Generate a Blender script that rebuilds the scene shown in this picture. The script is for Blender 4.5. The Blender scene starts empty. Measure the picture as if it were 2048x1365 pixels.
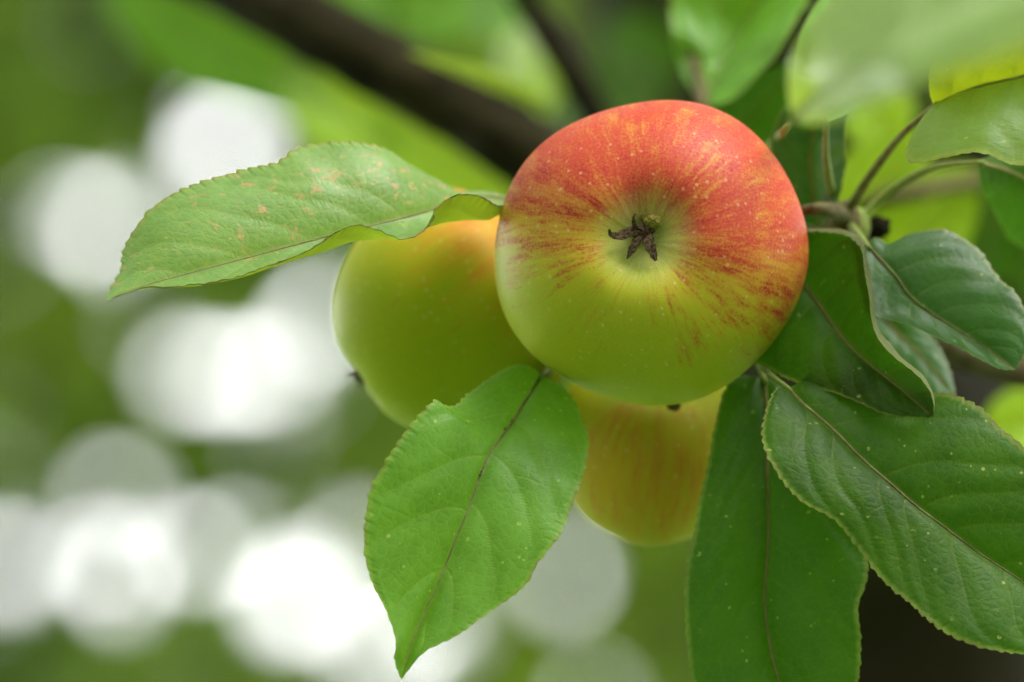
import bpy, math, random
import numpy as np
from mathutils import Vector, Matrix

random.seed(7); rng = np.random.default_rng(7)
scene = bpy.context.scene
COL = scene.collection

# ------------------------------------------------------------------ camera
PITCH = math.radians(10); CAM = np.array([0.0, 0.0, 1.6])
F = np.array([0, math.cos(PITCH), math.sin(PITCH)])
U = np.array([0, -math.sin(PITCH), math.cos(PITCH)])
R = np.array([1.0, 0, 0])
LENS = 225.0; OFF = .48; K = 36.0 / LENS          # frame width / distance
cam_d = bpy.data.cameras.new('camera'); cam = bpy.data.objects.new('camera', cam_d); COL.objects.link(cam)
cam.location = CAM; cam.rotation_euler = (math.pi / 2 + PITCH, 0, 0)
cam_d.lens = LENS; cam_d.sensor_width = 36; cam_d.clip_start = 0.05; cam_d.clip_end = 500
cam_d.dof.use_dof = True; cam_d.dof.focus_distance = 1.446; cam_d.dof.aperture_fstop = 6.1
scene.camera = cam
scene.cycles.use_denoising = True
scene.cycles.use_adaptive_sampling = False
scene.cycles.sample_clamp_indirect = 6
scene.cycles.max_bounces = 8; scene.cycles.diffuse_bounces = 4; scene.cycles.transmission_bounces = 6
scene.view_settings.view_transform = 'Standard'; scene.view_settings.look = 'None'
scene.view_settings.gamma = 1; scene.view_settings.use_curve_mapping = False
scene.view_settings.exposure = 0.36

# ------------------------------------------------------------------ world
SUN_EL, SUN_AZ = math.radians(58), math.radians(118)   # azimuth clockwise from +Y (view direction)
world = bpy.data.worlds.new('World'); scene.world = world; world.use_nodes = True
nt = world.node_tree; nt.nodes.clear()
wo = nt.nodes.new('ShaderNodeOutputWorld'); bg = nt.nodes.new('ShaderNodeBackground')
sky = nt.nodes.new('ShaderNodeTexSky'); sky.sky_type = 'NISHITA'; sky.sun_disc = False
sky.sun_elevation = SUN_EL; sky.sun_rotation = SUN_AZ; sky.air_density = 1; sky.dust_density = 2
tc = nt.nodes.new('ShaderNodeTexCoord'); nz = nt.nodes.new('ShaderNodeTexNoise')
nz.inputs['Scale'].default_value = 2.2; nz.inputs['Detail'].default_value = 4
mr = nt.nodes.new('ShaderNodeMapRange'); mr.inputs['From Min'].default_value = .2; mr.inputs['From Max'].default_value = .45
mr.inputs['To Min'].default_value = .75; mr.inputs['To Max'].default_value = 1
mx = nt.nodes.new('ShaderNodeMix'); mx.data_type = 'RGBA'
mx.inputs[7].default_value = (60, 59.5, 60.5, 1)
nt.links.new(tc.outputs['Generated'], nz.inputs['Vector']); nt.links.new(nz.outputs['Fac'], mr.inputs['Value'])
nt.links.new(mr.outputs['Result'], mx.inputs[0]); nt.links.new(sky.outputs[0], mx.inputs[6])
nt.links.new(mx.outputs[2], bg.inputs['Color']); bg.inputs['Strength'].default_value = 0.1
nt.links.new(bg.outputs[0], wo.inputs['Surface'])

# ------------------------------------------------------------------ sun (veiled by cloud)
sl = bpy.data.lights.new('sun', 'SUN'); sl.energy = 1.5; sl.angle = math.radians(24); sl.color = (1, .95, .88)
so = bpy.data.objects.new('sun', sl); COL.objects.link(so)
sd = Vector((math.sin(SUN_AZ) * math.cos(SUN_EL), math.cos(SUN_AZ) * math.cos(SUN_EL), math.sin(SUN_EL)))
so.rotation_euler = sd.to_track_quat('Z', 'Y').to_euler(); so.location = sd * 20

# ------------------------------------------------------------------ helpers
def P(px, py, D):
    """a point of the place: D metres in front of the lens, px / py the offsets read off the photograph"""
    D = D + OFF
    k = K * D / 2048.0
    return CAM + F * D + R * ((px - 1024) * k) + U * ((682.5 - py) * k)
def PP(L): return np.array([P(*p) for p in L])

def spline(pts, n):
    """Catmull-Rom through pts, resampled to n points evenly by arc length"""
    p = np.array(pts, float)
    q = np.vstack([2 * p[0] - p[1], p, 2 * p[-1] - p[-2]])
    out = []
    for i in range(1, len(q) - 2):
        t = np.linspace(0, 1, 24, endpoint=False)[:, None]
        a, b, c, d = q[i - 1], q[i], q[i + 1], q[i + 2]
        out.append(.5 * (2 * b + (c - a) * t + (2 * a - 5 * b + 4 * c - d) * t**2 + (3 * b - a - 3 * c + d) * t**3))
    o = np.vstack(out + [p[-1:]])
    s = np.r_[0, np.cumsum(np.linalg.norm(np.diff(o, axis=0), axis=1))]
    x = np.linspace(0, s[-1], n)
    return np.stack([np.interp(x, s, o[:, k]) for k in range(o.shape[1])], 1), s[-1]

def mesh_np(name, V, Fq, uv=None, attrs=None, smooth=True):
    me = bpy.data.meshes.new(name)
    V = np.asarray(V, np.float32); Fq = np.asarray(Fq, np.int32)
    k = Fq.shape[1]
    me.vertices.add(len(V)); me.vertices.foreach_set('co', V.ravel())
    me.loops.add(Fq.size); me.loops.foreach_set('vertex_index', Fq.ravel())
    me.polygons.add(len(Fq)); me.polygons.foreach_set('loop_start', np.arange(0, Fq.size, k, dtype=np.int32))
    me.polygons.foreach_set('loop_total', np.full(len(Fq), k, np.int32))
    me.polygons.foreach_set('use_smooth', np.full(len(Fq), smooth))
    if uv is not None:
        l = me.uv_layers.new(name='UVMap'); l.data.foreach_set('uv', np.asarray(uv, np.float32)[Fq.ravel()].ravel())
    for a, v in (attrs or {}).items():
        v = np.asarray(v, np.float32)
        if v.ndim == 1:
            at = me.attributes.new(a, 'FLOAT', 'POINT'); at.data.foreach_set('value', v)
        else:
            at = me.attributes.new(a, 'FLOAT_VECTOR', 'POINT'); at.data.foreach_set('vector', v.ravel())
    me.update(); me.validate(clean_customdata=False)
    return me

def link(name, me, mat=None, parent=None, label=None, cat=None, group=None, kind=None):
    """links ONE object; a child's vertices are given in its thing's own frame"""
    o = bpy.data.objects.new(name, me); COL.objects.link(o)
    if mat is not None: me.materials.append(mat)
    if parent is not None: o.parent = parent
    if label: o['label'] = label
    if cat: o['category'] = cat
    if group: o['group'] = group
    if kind: o['kind'] = kind
    return o
def thing(name, loc, label, cat, group=None, M=None):
    o = link(name, None, label=label, cat=cat, group=group)
    o.empty_display_size = .01
    if M is not None: o.matrix_world = M
    else: o.location = tuple(loc)
    return o
def local(V, loc): return np.asarray(V) - np.asarray(loc)

def grid_faces(n, m, wrap=False):
    i, j = np.meshgrid(np.arange(n - 1), np.arange(m if wrap else m - 1), indexing='ij')
    j2 = (j + 1) % m
    return np.stack([i * m + j, i * m + j2, (i + 1) * m + j2, (i + 1) * m + j], -1).reshape(-1, 4)

def tube(pts, radii, n=40, m=12, rough=0.0, flat=1.0):
    """vertices, faces, uv (mm) of a round tube through pts with radii in metres"""
    c, L = spline(pts, n)
    r = np.interp(np.linspace(0, 1, n), np.linspace(0, 1, len(radii)), radii)
    T = np.gradient(c, axis=0); T /= np.linalg.norm(T, axis=1)[:, None]
    up = F * .9 + U * .2 + R * .13
    N = np.cross(T, up); N /= np.linalg.norm(N, axis=1)[:, None] + 1e-9
    B = np.cross(T, N)
    a = np.linspace(0, 2 * math.pi, m, endpoint=False)
    rr = r[:, None] * np.ones((1, m))
    if rough:
        s = np.linspace(0, L * 1000, n)[:, None]
        rr = rr * (1 + rough * (np.sin(s * .31 + 2 * a) + .6 * np.sin(s * .83 - 3 * a + 1) + .5 * np.sin(s * 1.7 + 5 * a)))
    V = c[:, None] + N[:, None] * (np.cos(a)[None, :, None] * rr[..., None]) + B[:, None] * (np.sin(a)[None, :, None] * rr[..., None] * flat)
    uv = np.stack(np.broadcast_arrays(np.linspace(0, L * 1000, n)[:, None], a[None] * r.mean() * 1000), -1)
    V = np.vstack([V.reshape(-1, 3), c[:1], c[-1:]]); uv = np.vstack([uv.reshape(-1, 2), [[0, 0]], [[L * 1000, 0]]])
    Fq = grid_faces(n, m, True)
    j = np.arange(m); j2 = (j + 1) % m
    cap0 = np.stack([np.full(m, n * m), j2, j, j], 1); cap1 = np.stack([np.full(m, n * m + 1), (n - 1) * m + j, (n - 1) * m + j2, (n - 1) * m + j2], 1)
    tri = np.vstack([cap0, cap1])[:, :3]
    q = np.vstack([np.stack([Fq[:, 0], Fq[:, 1], Fq[:, 2]], 1), np.stack([Fq[:, 0], Fq[:, 2], Fq[:, 3]], 1), tri])
    return V, q, uv
def tube_obj(name, pts, radii, mat, parent=None, loc=(0, 0, 0), n=40, m=12, rough=0.0, flat=1.0, **kw):
    V, q, uv = tube(pts, radii, n, m, rough, flat)
    return link(name, mesh_np(name, local(V, loc), q, uv), mat, parent, **kw)

# ------------------------------------------------------------------ node helper
class NT:
    def __init__(s, name):
        s.m = bpy.data.materials.new(name); s.m.use_nodes = True; s.t = s.m.node_tree; s.t.nodes.clear()
    def n(s, typ, ins=None, **props):
        nd = s.t.nodes.new(typ)
        for k, v in props.items(): setattr(nd, k, v)
        for k, v in (ins or {}).items():
            if isinstance(v, bpy.types.NodeSocket): s.t.links.new(v, nd.inputs[k])
            else: nd.inputs[k].default_value = v
        return nd
    def math(s, op, a, b=0.0, c=0.0): return s.n('ShaderNodeMath', {0: a, 1: b, 2: c}, operation=op).outputs[0]
    def mix(s, f, a, b, blend='MIX'):
        a = (*a, 1) if isinstance(a, tuple) and len(a) == 3 else a; b = (*b, 1) if isinstance(b, tuple) and len(b) == 3 else b
        return s.n('ShaderNodeMix', {0: f, 6: a, 7: b}, data_type='RGBA', blend_type=blend).outputs[2]
    def ramp(s, v, a, b, lo=0.0, hi=1.0, smooth=True):
        return s.n('ShaderNodeMapRange', {'Value': v, 'From Min': a, 'From Max': b, 'To Min': lo, 'To Max': hi},
                   interpolation_type='SMOOTHSTEP' if smooth else 'LINEAR').outputs[0]
    def noise(s, vec, scale, detail=3, rough=.55, dist=0.0):
        return s.n('ShaderNodeTexNoise', {'Vector': vec, 'Scale': scale, 'Detail': detail, 'Roughness': rough, 'Distortion': dist}).outputs[0]
    def attr(s, name, out='Fac'): return s.n('ShaderNodeAttribute', attribute_name=name).outputs[out]
    def done(s, surf): s.n('ShaderNodeOutputMaterial', {'Surface': surf}); return s.m

def leaf_material(name, dark, light, back, trans, spots=.5, red=0.0, rough=.42, tf=.3, rib=(.16, .13, .035), net=1.0, spec=.42, brown=.35):
    t = NT(name)
    uv = t.n('ShaderNodeUVMap').outputs[0]
    obr = t.n('ShaderNodeObjectInfo').outputs['Random']
    sh = t.n('ShaderNodeCombineXYZ', {0: t.math('MULTIPLY', obr, 90.0), 1: t.math('MULTIPLY', obr, 37.0), 2: obr}).outputs[0]
    vec = t.n('ShaderNodeVectorMath', {0: uv, 1: sh}, operation='ADD').outputs[0]
    vein, edge, mrib = t.attr('vein'), t.attr('edge'), t.attr('mrib')
    big = t.ramp(t.noise(vec, .09, 3), .32, .68)
    fine = t.noise(vec, 1.3, 4, .65)
    c = t.mix(big, dark, light)
    c = t.mix(t.ramp(fine, .35, .75, 0, .35), c, (light[0] * 1.25, light[1] * 1.12, light[2]))
    wv = t.n('ShaderNodeVectorMath', {0: vec, 1: t.n('ShaderNodeTexNoise', {'Vector': vec, 'Scale': .9, 'Detail': 2}).outputs['Color']}, operation='ADD').outputs[0]
    vo1 = t.n('ShaderNodeTexVoronoi', {'Vector': wv, 'Scale': .42, 'Randomness': 1.0}, feature='DISTANCE_TO_EDGE').outputs['Distance']
    vo2 = t.n('ShaderNodeTexVoronoi', {'Vector': wv, 'Scale': 1.25, 'Randomness': 1.0}, feature='DISTANCE_TO_EDGE').outputs['Distance']
    l1 = t.ramp(vo1, 0.0, .075, 1, 0); l2 = t.ramp(vo2, 0.0, .12, 1, 0)
    c = t.mix(t.math('MULTIPLY', l1, .34 * net), c, (light[0] * 1.9, light[1] * 1.3, light[2] * 1.3))
    c = t.mix(t.math('MULTIPLY', l2, .10 * net), c, (light[0] * 1.6, light[1] * 1.2, light[2] * 1.2))
    c = t.mix(t.math('MULTIPLY', vein, .62), c, (light[0] * 2.3 + .03, light[1] * 1.35 + .03, light[2] * 1.8))
    # pale scars and dots
    vs = t.n('ShaderNodeTexVoronoi', {'Vector': vec, 'Scale': .42, 'Randomness': 1.0})
    sel = t.n('ShaderNodeSeparateColor', {0: vs.outputs['Color']}).outputs
    size = t.math('MULTIPLY', t.ramp(sel[0], 1 - .60 * spots, 1.0, 0, 1, False), .24)
    dot = t.ramp(t.math('SUBTRACT', vs.outputs['Distance'], size), -.05, .02, 1, 0)
    dot = t.math('MULTIPLY', dot, t.math('GREATER_THAN', size, .001))
    dot = t.math('MULTIPLY', dot, t.ramp(fine, .38, .55))
    c = t.mix(t.math('MULTIPLY', dot, .75), c, (.36, .42, .10))
    mark = t.math('MULTIPLY', t.ramp(t.noise(vec, .55, 5, .72, .6), .62, .72), t.ramp(t.noise(vec, .06, 2), .42, .62))
    c = t.mix(t.math('MULTIPLY', mark, .55 * spots), c, (.36, .38, .09))
    if red:
        zone = t.ramp(t.noise(vec, .035, 2), .40, .56)
        rs = t.math('MULTIPLY', t.ramp(t.noise(vec, .42, 4, .6, .3), .57, .64), zone)
        c = t.mix(t.math('MULTIPLY', rs, red), c, (.56, .25, .15))
        mt = t.math('MULTIPLY', t.ramp(t.noise(vec, .75, 5, .7), .50, .66), t.ramp(t.noise(vec, .05, 2), .38, .6))
        c = t.mix(t.math('MULTIPLY', mt, .35), c, (.34, .36, .06))
    # browned margin and midrib stain
    em = t.math('MULTIPLY', t.ramp(edge, .955, 1.0), t.ramp(t.noise(vec, .35, 3), brown, brown + .25))
    c = t.mix(t.ramp(edge, .93, .995, 0, .55), c, (.30, .36, .07))
    c = t.mix(t.math('MULTIPLY', em, .8), c, (.13, .07, .03))
    c = t.mix(t.math('MULTIPLY', mrib, .6), c, rib)
    bf = t.n('ShaderNodeNewGeometry').outputs['Backfacing']
    bc = t.mix(t.math('MULTIPLY', vein, .5), t.mix(t.ramp(fine, .3, .7, 0, .5), back, (back[0] * 1.35, back[1] * 1.2, back[2] * 1.4)), (.36, .40, .16))
    c2 = t.mix(bf, c, bc)
    h = t.math('ADD', t.ramp(vo1, 0, .30, 0, .9), t.ramp(vo2, 0, .3, 0, .28))
    h = t.math('ADD', h, t.math('MULTIPLY', fine, .15))
    bump = t.n('ShaderNodeBump', {'Strength': .21, 'Distance': .00022, 'Height': h}).outputs[0]
    rg = t.math('ADD', t.ramp(fine, .3, .7, rough - .04, rough + .12), t.math('MULTIPLY', bf, .3))
    pr = t.n('ShaderNodeBsdfPrincipled', {'Base Color': c2, 'Roughness': rg, 'Normal': bump, 'Specular IOR Level': spec}).outputs[0]
    tcx = t.mix(t.math('MULTIPLY', vein, .6), trans, (trans[0] * .6, trans[1] * .6, trans[2] * .6))
    tr = t.n('ShaderNodeBsdfTranslucent', {'Color': tcx, 'Normal': bump}).outputs[0]
    return t.done(t.n('ShaderNodeMixShader', {0: tf, 1: pr, 2: tr}).outputs[0])

M_leaf = leaf_material('leaf_green', (.040, .145, .006), (.095, .26, .016), (.19, .30, .045), (.20, .42, .012), .7)
M_leaf_pale = leaf_material('leaf_spotted', (.075, .185, .045), (.14, .275, .075), (.32, .38, .03), (.36, .50, .02), 1.0, red=.8, rough=.40, brown=.22)
M_leaf_front = leaf_material('leaf_fresh_green', (.036, .128, .008), (.092, .235, .024), (.19, .30, .045), (.20, .42, .012), .8)
M_leaf_fold = leaf_material('leaf_backlit', (.05, .13, .03), (.09, .20, .05), (.19, .30, .03), (.36, .46, .010), .3, rough=.42, tf=.42)
M_leaf_sheen = leaf_material('leaf_painted_sheen', (.13, .24, .07), (.24, .37, .13), (.19, .30, .03), (.34, .50, .02), .2, rough=.36, tf=.32)  # sky sheen on the leaf painted in as a paler base green
M_leaf_dark = leaf_material('leaf_deep_shaded', (.015, .046, .0015), (.038, .094, .003), (.12, .14, .045), (.07, .24, .006), .8, rough=.44, tf=.24, net=1.3, spec=.2)  # deep leaf green, taken darker still for the shade it hangs in
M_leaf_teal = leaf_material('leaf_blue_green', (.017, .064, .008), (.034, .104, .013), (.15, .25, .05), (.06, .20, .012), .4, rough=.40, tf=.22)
M_leaf_yellow = leaf_material('leaf_lit_through', (.10, .24, .018), (.19, .35, .03), (.28, .38, .03), (.42, .60, .012), .2, rough=.4, tf=.5)  # sunlight through the blade put in as a brighter yellow green

def wood_material(name, a, b, sc=.25, rough=.8, bump=.6):
    t = NT(name); uv = t.n('ShaderNodeUVMap').outputs[0]
    n1 = t.noise(uv, sc, 6, .65, .4); n2 = t.noise(uv, sc * 5, 4, .6)
    c = t.mix(t.ramp(n1, .32, .68), a, b); c = t.mix(t.ramp(n2, .5, .75, 0, .4), c, (b[0] * 1.5, b[1] * 1.5, b[2] * 1.5))
    bp = t.n('ShaderNodeBump', {'Strength': bump, 'Distance': .0006, 'Height': t.math('ADD', n1, n2)}).outputs[0]
    return t.done(t.n('ShaderNodeBsdfPrincipled', {'Base Color': c, 'Roughness': rough, 'Normal': bp, 'Specular IOR Level': .08}).outputs[0])
M_bark = wood_material('bark', (.004, .0035, .0012), (.034, .028, .011), .045)
M_bark_right = wood_material('bark_lichened', (.045, .032, .015), (.10, .085, .035), .2)
M_twig = wood_material('twig_wood', (.07, .055, .025), (.16, .14, .06), .5)
M_petiole = wood_material('petiole', (.17, .24, .05), (.26, .30, .08), .6, .5, .2)
M_rib = wood_material('midrib', (.16, .17, .045), (.24, .20, .08), .35, .55, .3)
M_rib_brown = wood_material('midrib_brown', (.12, .095, .04), (.20, .23, .08), .18, .6, .4)
M_rim = wood_material('dried_rim', (.045, .030, .012), (.20, .17, .06), .5)
M_dry = wood_material('dried_sepal', (.030, .018, .010), (.26, .17, .10), 1.1, .85, 1.0)
M_nub = wood_material('green_nub', (.16, .20, .02), (.42, .30, .08), 1.6, .7, .8)

# ------------------------------------------------------------------ leaves
def leaf(parent, loc, mid, A, B, mat, midA=None, midB=None, bulge=(.05, .05), n=220, m=22, tooth=2.3, amp=.42,
         nv=7, seed=1, rib=None, ribr=(.55, .22), petiole=None, label=None, relief=1.0, wave=.6, pmat=None, name='leaf', flip=False, margin=False):
    r = np.random.default_rng(seed)
    Mc, L = spline(PP(mid), n); Ac, LA = spline(PP(A), n); Bc, LB = spline(PP(B), n)
    Lmm = L * 1000
    u = np.linspace(0, 1, n)
    T = np.gradient(Mc, axis=0); T /= np.linalg.norm(T, axis=1)[:, None]
    tt = np.linspace(0, 1, m + 1)[1:] ** .92
    def half(E, LE, midc, bl, sgn):
        W = E - Mc; w = np.linalg.norm(W, axis=1)
        if midc is not None: C6, _ = spline(PP(midc), n)
        else:
            N = np.cross(W, T) * sgn; N /= np.linalg.norm(N, axis=1)[:, None] + 1e-9
            N *= np.sign(-(N @ F))[:, None]
            C6 = Mc + .6 * W + N * (bl * w)[:, None]
        t = tt[:, None, None]
        Pt = Mc * ((t - .6) * (t - 1) / .6) + C6 * (t * (t - 1) / (.6 * -.4)) + E * (t * (t - .6) / .4)
        # margin teeth, rounded and leaning to the tip
        s = u * LE * 1000 / tooth + .15 * np.sin(u * 40 + seed)
        ph = s - np.floor(s)
        k = np.floor(s).astype(int) % 400; jit = r.uniform(.55, 1.25, 401)[k]
        th = (np.clip(ph / .72, 0, 1) ** .7 - np.clip((ph - .72) / .28, 0, 1) ** 1.3) * jit
        th += .12 * np.sin(s * 12.1)
        th *= np.clip(np.minimum(u / .04, (1 - u) / .015), 0, 1)
        Wn = W / (w[:, None] + 1e-9)
        f = np.clip((tt - .86) / .14, 0, 1)[:, None, None]
        Pt = Pt + Wn * (th * amp * 1e-3)[:, None] * f
        return Pt, w
    PA, wA = half(Ac, LA, midA, bulge[0], 1); PB, wB = half(Bc, LB, midB, bulge[1], -1)
    G = np.concatenate([PA[::-1], Mc[None], PB], 0).transpose(1, 0, 2)      # n x (2m+1) x 3
    V = np.concatenate([-tt[::-1], [0], tt]); VV = np.broadcast_to(V, (n, 2 * m + 1)); UU = np.broadcast_to(u[:, None], VV.shape)
    wid = np.where(VV < 0, wA[:, None], wB[:, None]) * 1000
    # secondary veins
    d = np.full(VV.shape, 99.0); aV = np.abs(VV)
    vein = np.zeros(VV.shape)
    for side in (-1, 1):
        u0 = np.linspace(.05, .84, nv) + r.uniform(-.025, .025, nv)
        ka, kb = r.uniform(.17, .25, nv), r.uniform(.07, .14, nv); bs = r.uniform(.35, .6, nv)
        for i in range(nv):
            path = u0[i] + (ka[i] * aV + kb[i] * aV**2.2) * (1 - .4 * u0[i]) + .006 * np.sin(aV * 9 + i)
            di = np.abs(UU - path) * Lmm * .82
            di = np.where((VV * side) >= 0, di, 99)
            d = np.minimum(d, di)
            wv = .21 * (1 - .4 * aV)
            vein = np.maximum(vein, np.exp(-(di / wv) ** 2) * np.clip(1.12 - aV, 0, 1) ** .5)
            for b0, bk in ((bs[i], .20), (bs[i] * .5 + .1, -.16 if i % 2 else .30)):
                off = np.clip(aV - b0, 0, 1)
                d2 = np.where((VV * side >= 0) & (aV > b0), np.abs(UU - path + off * bk) * Lmm * .82, 99)
                vein = np.maximum(vein, .55 * np.exp(-(d2 / .15) ** 2) * np.clip(1.1 - aV, 0, 1))
    dm = aV * wid
    mr_ = np.exp(-(dm / .5) ** 2) * (1 - .3 * UU)
    h = .34 * (1 - np.exp(-(d / 2.2) ** 2)) * (1 - np.exp(-(dm / 2.0) ** 2)) - .17 * vein - .30 * np.exp(-(dm / 1.1) ** 2)
    h *= np.clip(np.minimum(wid / 8, 1), 0, 1) * np.clip((1.0 - aV) / .12, .25, 1)
    # slow waves of the blade, stronger to the margin
    p1, p2, p3 = r.uniform(0, 6, 3)
    h = h * relief + wave * aV**1.5 * (.9 * np.sin(UU * 9 + p1 + VV) + .55 * np.sin(UU * 21 + p2 - VV * 2) + .25 * np.sin(UU * 43 + p3)) * np.clip(wid / 15, 0, 1)
    gu = np.gradient(G, axis=0); gv = np.gradient(G, axis=1)
    Nn = np.cross(gu, gv); Nn /= np.linalg.norm(Nn, axis=2)[..., None] + 1e-12
    sg = -1.0 if np.sum((Nn @ F) * (np.linalg.norm(np.cross(gu, gv), axis=2))) > 0 else 1.0
    if flip: sg = -sg
    Nn *= sg
    G = G + Nn * (h * 1e-3)[..., None]
    fq = grid_faces(n, 2 * m + 1)
    if sg > 0: fq = fq[:, ::-1]
    uv = np.stack([UU * Lmm, VV * wid], -1).reshape(-1, 2)
    me = mesh_np(name, local(G.reshape(-1, 3), loc), fq, uv, {'vein': vein.ravel(), 'edge': aV.ravel(), 'mrib': mr_.ravel()})
    o = link(name, me, mat, parent, label=label)
    # midrib: a slender tube sunk in the blade
    mc = G[:, m] + Nn[:, m] * .00006
    rr = np.linspace(ribr[0], ribr[1] * .5, 12) * 1e-3
    tube_obj('midrib', mc[::6][:-1], rr, rib or M_rib, o, loc, n=100, m=8)
    if margin:
        e_ = G[6::4, -1] - np.outer(np.ones(len(G[6::4])), F) * .00008 + r.normal(0, .00006, (len(G[6::4]), 3))
        tube_obj('dried_margin', e_[:-1], list(1e-3 * r.uniform(.05, .16, 40)), M_rim, o, loc, n=260, m=6)
    if petiole:
        tube_obj('petiole', np.vstack([PP(petiole), mc[:1], mc[8:9]]), [.0010] * (len(petiole) - 1) + [.0010, .0008, .00065, ribr[0] * 1e-3], pmat or M_petiole, o, loc, n=40, m=10)
    return o

# ------------------------------------------------------------------ apples
def apple_material(name, spec=.21, red=(.45, .022, .020), redd=(.30, .008, .012), yel=(.52, .46, .020), grn=(.36, .42, .010), amount=1.0, stripe=1.0):
    t = NT(name)
    ob = t.n('ShaderNodeTexCoord').outputs['Object']
    mm = t.n('ShaderNodeVectorMath', {0: ob, 3: 1000.0}, operation='SCALE').outputs[0]
    pol = t.attr('polar', 'Vector'); blush = t.attr('blush'); rc = t.attr('rcal')
    st1 = t.noise(pol, 1.0, 5, .62, .25)
    st2 = t.noise(pol, 2.6, 4, .6, .2)
    st3 = t.noise(pol, .42, 3, .5)
    blot = t.noise(mm, .10, 4, .6)
    grain = t.noise(mm, 1.6, 3, .7); grain2 = t.noise(mm, 4.5, 2, .6)
    base = t.mix(t.ramp(t.math('ADD', blush, t.math('MULTIPLY', t.math('SUBTRACT', blot, .5), .8)), -.15, .55), grn, yel)
    base = t.mix(t.ramp(grain, .35, .7, 0, .3), base, (yel[0] * 1.1, yel[1] * 1.08, yel[2] * 2))
    k = t.math('ADD', t.math('MULTIPLY', blush, 1.0), t.math('MULTIPLY', t.math('SUBTRACT', st1, .5), 2.0 * stripe))
    k = t.math('ADD', k, t.math('MULTIPLY', t.math('SUBTRACT', st2, .5), 1.5 * stripe))
    k = t.math('ADD', k, t.math('MULTIPLY', t.math('SUBTRACT', st3, .5), .35))
    k = t.math('ADD', k, t.math('MULTIPLY', t.math('SUBTRACT', blot, .5), 1.25))
    k = t.math('ADD', k, t.math('MULTIPLY', t.math('SUBTRACT', grain, .5), 1.0))
    base = t.mix(t.ramp(blush, .15, .8, 0, .75 * amount), base, (.56, .20, .035))
    wash = t.ramp(k, -.02, 1.12, 0, .94 * amount)
    wash = t.math('MULTIPLY', wash, t.ramp(t.math('ADD', t.math('MULTIPLY', grain, .6), t.math('MULTIPLY', grain2, .4)), .36, .56, .74, 1))
    c = t.mix(wash, base, red)
    sk = t.math('ADD', t.math('MULTIPLY', t.math('SUBTRACT', st1, .5), 2.8), t.math('MULTIPLY', t.math('SUBTRACT', st2, .5), 2.2))
    streak = t.math('MULTIPLY', t.ramp(grain, .30, .62, .35, 1), t.ramp(t.math('ADD', sk, t.math('MULTIPLY', t.math('SUBTRACT', grain, .5), 1.2)), .16, .85))
    streak = t.math('MULTIPLY', streak, t.ramp(blush, .12, .55))
    c = t.mix(t.math('MULTIPLY', streak, .80 * amount), c, redd)
    # loose brownish flecks down on the green cheek
    fl = t.math('MULTIPLY', t.ramp(t.math('ADD', t.noise(pol, 1.7, 3, .6), t.math('MULTIPLY', t.math('SUBTRACT', grain, .5), .35)), .64, .76), t.ramp(blush, -.5, .1, .35, 1))
    c = t.mix(t.math('MULTIPLY', fl, .62), c, (.36, .12, .02))
    # pale bloom with fibres round the eye
    fib = t.noise(pol, 5.0, 3, .7)
    bl = t.math('MULTIPLY', t.ramp(rc, 3.0, 14.5, 1, 0), t.ramp(t.math('ADD', t.math('MULTIPLY', fib, .6), t.math('MULTIPLY', grain2, .5)), .38, .72))
    c = t.mix(t.math('MULTIPLY', t.ramp(rc, 3.5, 14, 1, 0), .50), c, t.mix(t.ramp(blot, .4, .6), (.24, .30, .03), (.46, .46, .09)))
    c = t.mix(t.math('MULTIPLY', bl, .50), c, (.62, .62, .36))
    # lenticels
    vo = t.n('ShaderNodeTexVoronoi', {'Vector': mm, 'Scale': .42, 'Randomness': 1.0})
    rnd = t.n('ShaderNodeSeparateColor', {0: vo.outputs['Color']}).outputs[0]
    dot = t.ramp(t.math('SUBTRACT', vo.outputs['Distance'], t.math('MULTIPLY', rnd, .11)), -.02, .17, 1, 0)
    dot = t.math('MULTIPLY', dot, t.math('GREATER_THAN', rnd, .5))
    c = t.mix(t.math('MULTIPLY', dot, t.ramp(blush, -.2, .5, .20, .28)), c, (.80, .62, .34))
    c = t.mix(t.ramp(grain2, .45, .8, 0, .12), c, (.66, .46, .20))
    h = t.math('ADD', t.math('MULTIPLY', grain, .4), t.math('ADD', t.math('MULTIPLY', dot, .5), t.math('MULTIPLY', grain2, .35)))
    bp = t.n('ShaderNodeBump', {'Strength': .28, 'Distance': .00025, 'Height': h}).outputs[0]
    rg = t.math('ADD', t.ramp(rc, 3, 14, .30, 0), t.ramp(grain, .3, .7, .40, .55))
    return t.done(t.n('ShaderNodeBsdfPrincipled', {'Base Color': c, 'Roughness': rg, 'Normal': bp, 'Specular IOR Level': spec,
                      'Subsurface Weight': .05, 'Subsurface Radius': (.012, .008, .002), 'Subsurface Scale': .3}).outputs[0])

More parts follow.
